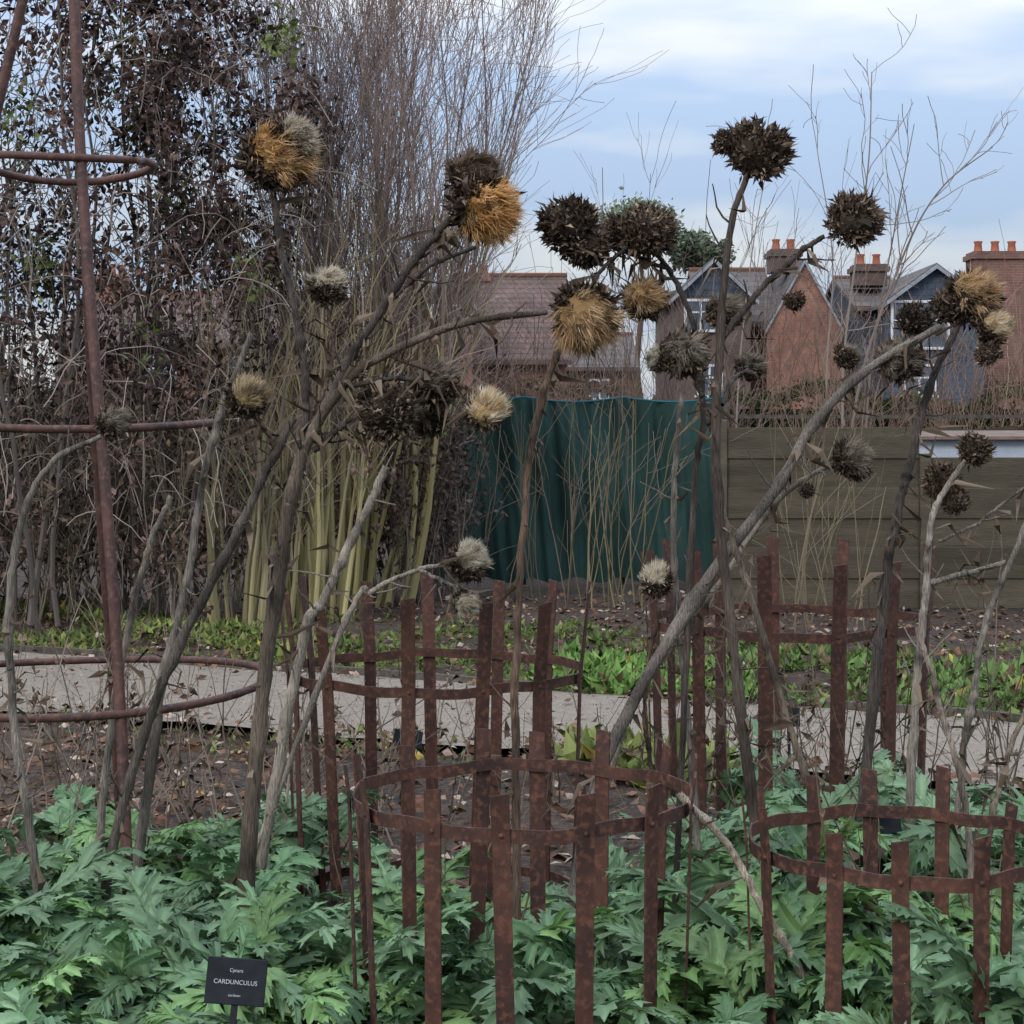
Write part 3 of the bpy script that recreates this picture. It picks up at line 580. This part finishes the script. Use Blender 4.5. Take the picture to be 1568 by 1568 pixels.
def hedge(name,x0,x1,y0,h,n,c1,c2,dep=.8,s0=.05,s1=.1):
    mb=MB(); x=rng.uniform(x0,x1,n); hh=h*(1+.05*np.sin(x*2.1)+.04*np.sin(x*5.3)); 
    top=rng.random(n)<.35; z=np.where(top,hh+rng.normal(size=n)*.04,rng.random(n)*hh); y=y0+np.where(top,rng.random(n)*dep,rng.normal(size=n)*.06)
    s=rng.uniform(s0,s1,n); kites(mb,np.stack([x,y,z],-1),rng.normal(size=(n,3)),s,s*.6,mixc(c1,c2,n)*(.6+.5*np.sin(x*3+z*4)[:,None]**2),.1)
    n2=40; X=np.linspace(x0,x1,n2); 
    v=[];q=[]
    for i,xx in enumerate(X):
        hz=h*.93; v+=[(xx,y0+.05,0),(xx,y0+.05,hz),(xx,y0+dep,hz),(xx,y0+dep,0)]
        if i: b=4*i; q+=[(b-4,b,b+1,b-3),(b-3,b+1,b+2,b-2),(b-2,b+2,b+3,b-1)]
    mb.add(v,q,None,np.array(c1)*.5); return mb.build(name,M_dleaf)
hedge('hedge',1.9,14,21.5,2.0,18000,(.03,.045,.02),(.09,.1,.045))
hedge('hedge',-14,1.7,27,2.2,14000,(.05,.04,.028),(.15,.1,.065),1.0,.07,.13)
# ---------- houses ----------
HD=50.0; S=HD/F
hx=lambda u:(u-784)*S
hz_=lambda v:EYE-(v-HZ)*S
def gable(par,nm,x0,x1,y0,y1,ze,zr_,wall,roof,ax='x',face=None,over=.25):
    if ax=='y':
        xm=(x0+x1)/2
        V=[(x0,y0,0),(x1,y0,0),(x1,y0,ze),(xm,y0,zr_),(x0,y0,ze),(x0,y1,0),(x1,y1,0),(x1,y1,ze),(xm,y1,zr_),(x0,y1,ze)]
        obj(nm+'_walls',V,[(0,1,2,3,4),(9,8,7,6,5),(0,4,9,5),(1,6,7,2)],wall,par)
        if face:
            k=.02; obj(nm+'_gable_face',[(x0,y0-k,ze),(x1,y0-k,ze),(xm,y0-k,zr_)],[(0,1,2)],face,par)
        sl=(zr_-ze)/(xm-x0); dx=over
        for sg,xe in ((-1,x0-dx),(1,x1+dx)):
            zl=ze-sl*dx; t=.1
            obj(nm+'_roof',[(xe,y0-over,zl),(xm,y0-over,zr_),(xm,y1+over,zr_),(xe,y1+over,zl),(xe,y0-over,zl+t),(xm,y0-over,zr_+t),(xm,y1+over,zr_+t),(xe,y1+over,zl+t)],BF,roof,par)
            obj(nm+'_bargeboard',[(xe,y0-over-.04,zl-.06),(xm,y0-over-.04,zr_-.06),(xm,y0-over-.003,zr_-.06),(xe,y0-over-.003,zl-.06),(xe,y0-over-.04,zl+.06),(xm,y0-over-.04,zr_+.06),(xm,y0-over-.003,zr_+.06),(xe,y0-over-.003,zl+.06)],BF,M_fascia,par)
    else:
        ym=(y0+y1)/2
        V=[(x0,y0,0),(x0,y1,0),(x0,y1,ze),(x0,ym,zr_),(x0,y0,ze),(x1,y0,0),(x1,y1,0),(x1,y1,ze),(x1,ym,zr_),(x1,y0,ze)]
        obj(nm+'_walls',V,[(0,4,3,2,1),(5,6,7,8,9),(0,5,9,4),(1,2,7,6)],wall,par)
        sl=(zr_-ze)/(ym-y0)
        for ye in (y0-over,y1+over):
            zl=ze-sl*over; t=.12; a,b=x0-.12,x1+.12
            obj(nm+'_roof',[(a,ye,zl),(b,ye,zl),(b,ym,zr_),(a,ym,zr_),(a,ye,zl+t),(b,ye,zl+t),(b,ym,zr_+t),(a,ym,zr_+t)],BF,roof,par)
        box(nm+'_gutter',x0-.12,x1+.12,y0-over-.1,y0-over-.01,ze-sl*over-.02,ze-sl*over+.08,M_brickd,par)
        mbb=MB(); P=np.stack([np.linspace(x0-.12,x1+.12,30),np.full(30,ym),np.full(30,zr_+.13)],-1); tubes(mbb,P[None],np.full((1,30),.09),8,(.14,.07,.05)); mbb.build(nm+'_ridge',M_twig,par)
def window(par,x0,x1,y,z0,z1):
    fw=.07; box('window_glass',x0+fw,x1-fw,y-.03,y-.012,z0+fw,z1-fw,M_glass,par)
    box('window_frame_top',x0,x1,y-.07,y-.003,z1-fw,z1,M_white,par); box('window_frame_bottom',x0-.05,x1+.05,y-.11,y-.003,z0,z0+fw,M_white,par)
    box('window_frame_left',x0,x0+fw,y-.07,y-.003,z0+fw,z1-fw,M_white,par); box('window_frame_right',x1-fw,x1,y-.07,y-.003,z0+fw,z1-fw,M_white,par)
    xm=(x0+x1)/2; zm=z0+(z1-z0)*.6; box('window_mullion',xm-.03,xm+.03,y-.062,y-.031,z0+fw,z1-fw,M_white,par); box('window_transom',x0+fw,x1-fw,y-.055,y-.034,zm-.025,zm+.025,M_white,par)
def chimney(par,x0,x1,y,z0,z1,npots,mat):
    box('chimney_stack',x0,x1,y,y+.9,z0,z1,mat,par); box('chimney_cap',x0-.07,x1+.07,y-.07,y+.97,z1-.22,z1-.08,mat,par)
    for i in range(npots):
        xx=x0+(x1-x0)*(i+.5)/npots; m_=MB(); zs=np.array([z1,z1+.05,z1+.25,z1+.3,z1+.32]); tubes(m_,np.stack([0*zs+xx,0*zs+y+.45,zs],-1)[None],np.array([[.14,.12,.1,.13,.12]]),10,(.3,.1,.06)); m_.build('chimney_pot',M_pot,par,True)
h=empty('brick_house'); y=HD
gable(h,'main',hx(690),hx(868),y,y+7,hz_(548),hz_(412),M_brick,M_tile)
gable(h,'side',hx(520),hx(688),y-.5,y+6,hz_(540),hz_(455),M_brick2,M_tile)
gable(h,'bay',hx(652),hx(724),y-2,y+3,hz_(472),hz_(438),M_brick2,M_slate,'y',M_gable,.15); window(h,hx(664),hx(712),y-2,hz_(512),hz_(474))
window(h,hx(590),hx(630),y-.5,hz_(610),hz_(570)); chimney(h,hx(690),hx(748),y+3.2,hz_(430),hz_(404),3,M_brick2); 
h=empty('brick_house')
gable(h,'main',hx(1085),hx(1200),y+1,y+8,hz_(490),hz_(398),M_brick,M_slate)
gable(h,'wing',hx(1030),hx(1142),y-1,y+6,hz_(458),hz_(405),M_brickd,M_slate,'y',M_gable,.2); window(h,hx(1042),hx(1092),y-1,hz_(512),hz_(462))
gable(h,'end',hx(1172),hx(1286),y-.3,y+7,hz_(505),hz_(402),M_brick2,M_slate,'y',None,.05); chimney(h,hx(1190),hx(1236),y+1.2,hz_(410),hz_(374),2,M_brickd)
window(h,hx(1060),hx(1100),y-1,hz_(610),hz_(560))
h=empty('brick_house')
gable(h,'main',hx(1318),hx(1400),y+.5,y+7,hz_(470),hz_(415),M_gable,M_slate)
gable(h,'wing',hx(1345),hx(1492),y-1,y+6,hz_(468),hz_(414),M_gable,M_slate,'y',M_gable,.22); window(h,hx(1352),hx(1440),y-1,hz_(538),hz_(464)); chimney(h,hx(1326),hx(1376),y+1.5,hz_(430),hz_(396),2,M_brickd)
window(h,hx(1370),hx(1420),y-1,hz_(610),hz_(560))
h=empty('brick_house')
gable(h,'main',hx(1496),hx(1800),y+.4,y+8,hz_(500),hz_(425),M_brick,M_tile); chimney(h,hx(1487),hx(1590),y-.3,0,hz_(386),4,M_brick); window(h,hx(1640),hx(1690),y+.4,hz_(590),hz_(540))
h=empty('brick_house')
gable(h,'main',hx(60),hx(470),y+2,y+10,hz_(520),hz_(430),M_brick,M_tile); chimney(h,hx(80),hx(130),y+5,hz_(450),hz_(395),3,M_brick2); window(h,hx(200),hx(250),y+2,hz_(590),hz_(540)); window(h,hx(330),hx(380),y+2,hz_(590),hz_(540))
h=empty('brick_house')
gable(h,'main',hx(880),hx(1020),y+12,y+20,hz_(540),hz_(470),M_brick,M_slate); window(h,hx(930),hx(970),y+12,hz_(600),hz_(560))
def dtree(name,u,v,d,wd,ht,n,c1,c2,ls=.3):
    e=empty(name); c=W(u,v,d); mb=MB(); cl=rng.normal(size=(26,3)); cl=norm(cl)*rng.random((26,1))**.4*np.array([wd/2,wd/2,ht/2]); cl[:,2]=np.abs(cl[:,2])*1.2-ht*.2
    L=(c+cl[:,None]+rng.normal(size=(26,n,3))*wd*.09).reshape(-1,3); s=rng.uniform(.6,1.2,len(L))*ls; kites(mb,L,rng.normal(size=(len(L),3)),s,s*.6,mixc(c1,c2,len(L))*(.7+.6*np.repeat(rng.random(26),n))[:,None],.1); mb.build('crown',M_dleaf,e)
    mb=MB(); zs=np.linspace(0,c[2],12); P=np.stack([c[0]+.15*np.sin(zs),0*zs+d,zs],-1)[None]; R=np.linspace(.22,.06,12)[None]; tubes(mb,P,R,8,(.1,.07,.05)); C,RC=children(P,R,22,.6,1,(wd*.3,wd*.55),.9,8,.12,.05,.5); tubes(mb,C,RC,5,(.1,.07,.05)); mb.build('trunk',M_twig,e)
dtree('pine_tree',980,350,80,3.4,2.4,260,(.13,.16,.11),(.2,.23,.16)); dtree('pine_tree',1072,386,82,2.4,1.8,220,(.13,.16,.11),(.2,.23,.16))
mb=MB(); n=9000; x=rng.uniform(-60,70,n); zz=rng.random(n)*(3.6+1.0*np.sin(x*.5)+.7*np.sin(x*1.7)); s=rng.uniform(.4,.9,n); kites(mb,np.stack([x,95+rng.normal(size=n)*2,zz],-1),rng.normal(size=(n,3)),s,s*.7,mixc((.08,.08,.06),(.15,.14,.11),n),.1); mb.build('distant_trees',M_dleaf)
# ---------- world ----------
w=bpy.data.worlds.new('World'); sc.world=w; w.use_nodes=True; nt=w.node_tree; L=nt.links; bg=nt.nodes['Background']
EL,RO=math.radians(32),math.radians(215)
sky=N(nt,'ShaderNodeTexSky'); sky.sky_type='NISHITA'; sky.sun_disc=False; sky.sun_elevation=EL; sky.sun_rotation=RO; sky.air_density=1.2; sky.ozone_density=2.0
tc=N(nt,'ShaderNodeTexCoord'); mp=N(nt,'ShaderNodeMapping'); mp.inputs['Scale'].default_value=(1.8,1.8,8.0); mp.inputs['Location'].default_value=(.4,.2,.35); L.new(tc.outputs['Generated'],mp.inputs[0])
no=N(nt,'ShaderNodeTexNoise',Scale=1.9,Detail=4.0,Roughness=.5); L.new(mp.outputs[0],no.inputs['Vector'])
rp=N(nt,'ShaderNodeValToRGB'); rp.color_ramp.elements[0].position=.42; rp.color_ramp.elements[1].position=.58; rp.color_ramp.elements[0].color=(.0,.0,.0,1)
L.new(no.outputs[0],rp.inputs[0])
sp=N(nt,'ShaderNodeSeparateXYZ'); L.new(tc.outputs['Generated'],sp.inputs[0])
mr=N(nt,'ShaderNodeMapRange'); mr.inputs[1].default_value=.08; mr.inputs[2].default_value=1; mr.inputs[3].default_value=1.0; mr.inputs[4].default_value=4.2; L.new(sp.outputs[2],mr.inputs[0])
cm=N(nt,'ShaderNodeMixRGB'); L.new(rp.outputs[0],cm.inputs[0]); cm.inputs[1].default_value=(4.0,5.2,7.2,1); cm.inputs[2].default_value=(6.9,7.2,7.6,1)
cc=N(nt,'ShaderNodeVectorMath',operation='SCALE'); L.new(cm.outputs[0],cc.inputs[0]); L.new(mr.outputs[0],cc.inputs['Scale'])
mx=N(nt,'ShaderNodeMixRGB'); mx.inputs[0].default_value=.85; L.new(sky.outputs[0],mx.inputs[1]); L.new(cc.outputs[0],mx.inputs[2])
L.new(mx.outputs[0],bg.inputs[0]); bg.inputs[1].default_value=.1
sun=bpy.data.lights.new('sun','SUN'); sun.energy=1.5; sun.angle=math.radians(14); sun.color=(1,.94,.85); so=bpy.data.objects.new('sun',sun); sc.collection.objects.link(so)
sd=Vector((math.sin(RO)*math.cos(EL),math.cos(RO)*math.cos(EL),math.sin(EL))); so.rotation_euler=sd.to_track_quat('Z','Y').to_euler()
cam=bpy.data.cameras.new('camera'); co=bpy.data.objects.new('camera',cam); sc.collection.objects.link(co); sc.camera=co
co.location=(0,0,EYE); co.rotation_euler=(math.pi/2,0,0); cam.sensor_width=36; cam.lens=36*F/1568; cam.shift_y=-(784-HZ)/1568; cam.clip_end=1000; cam.clip_start=.05
sc.view_settings.view_transform='Standard'; sc.view_settings.look='None'; sc.view_settings.exposure=0
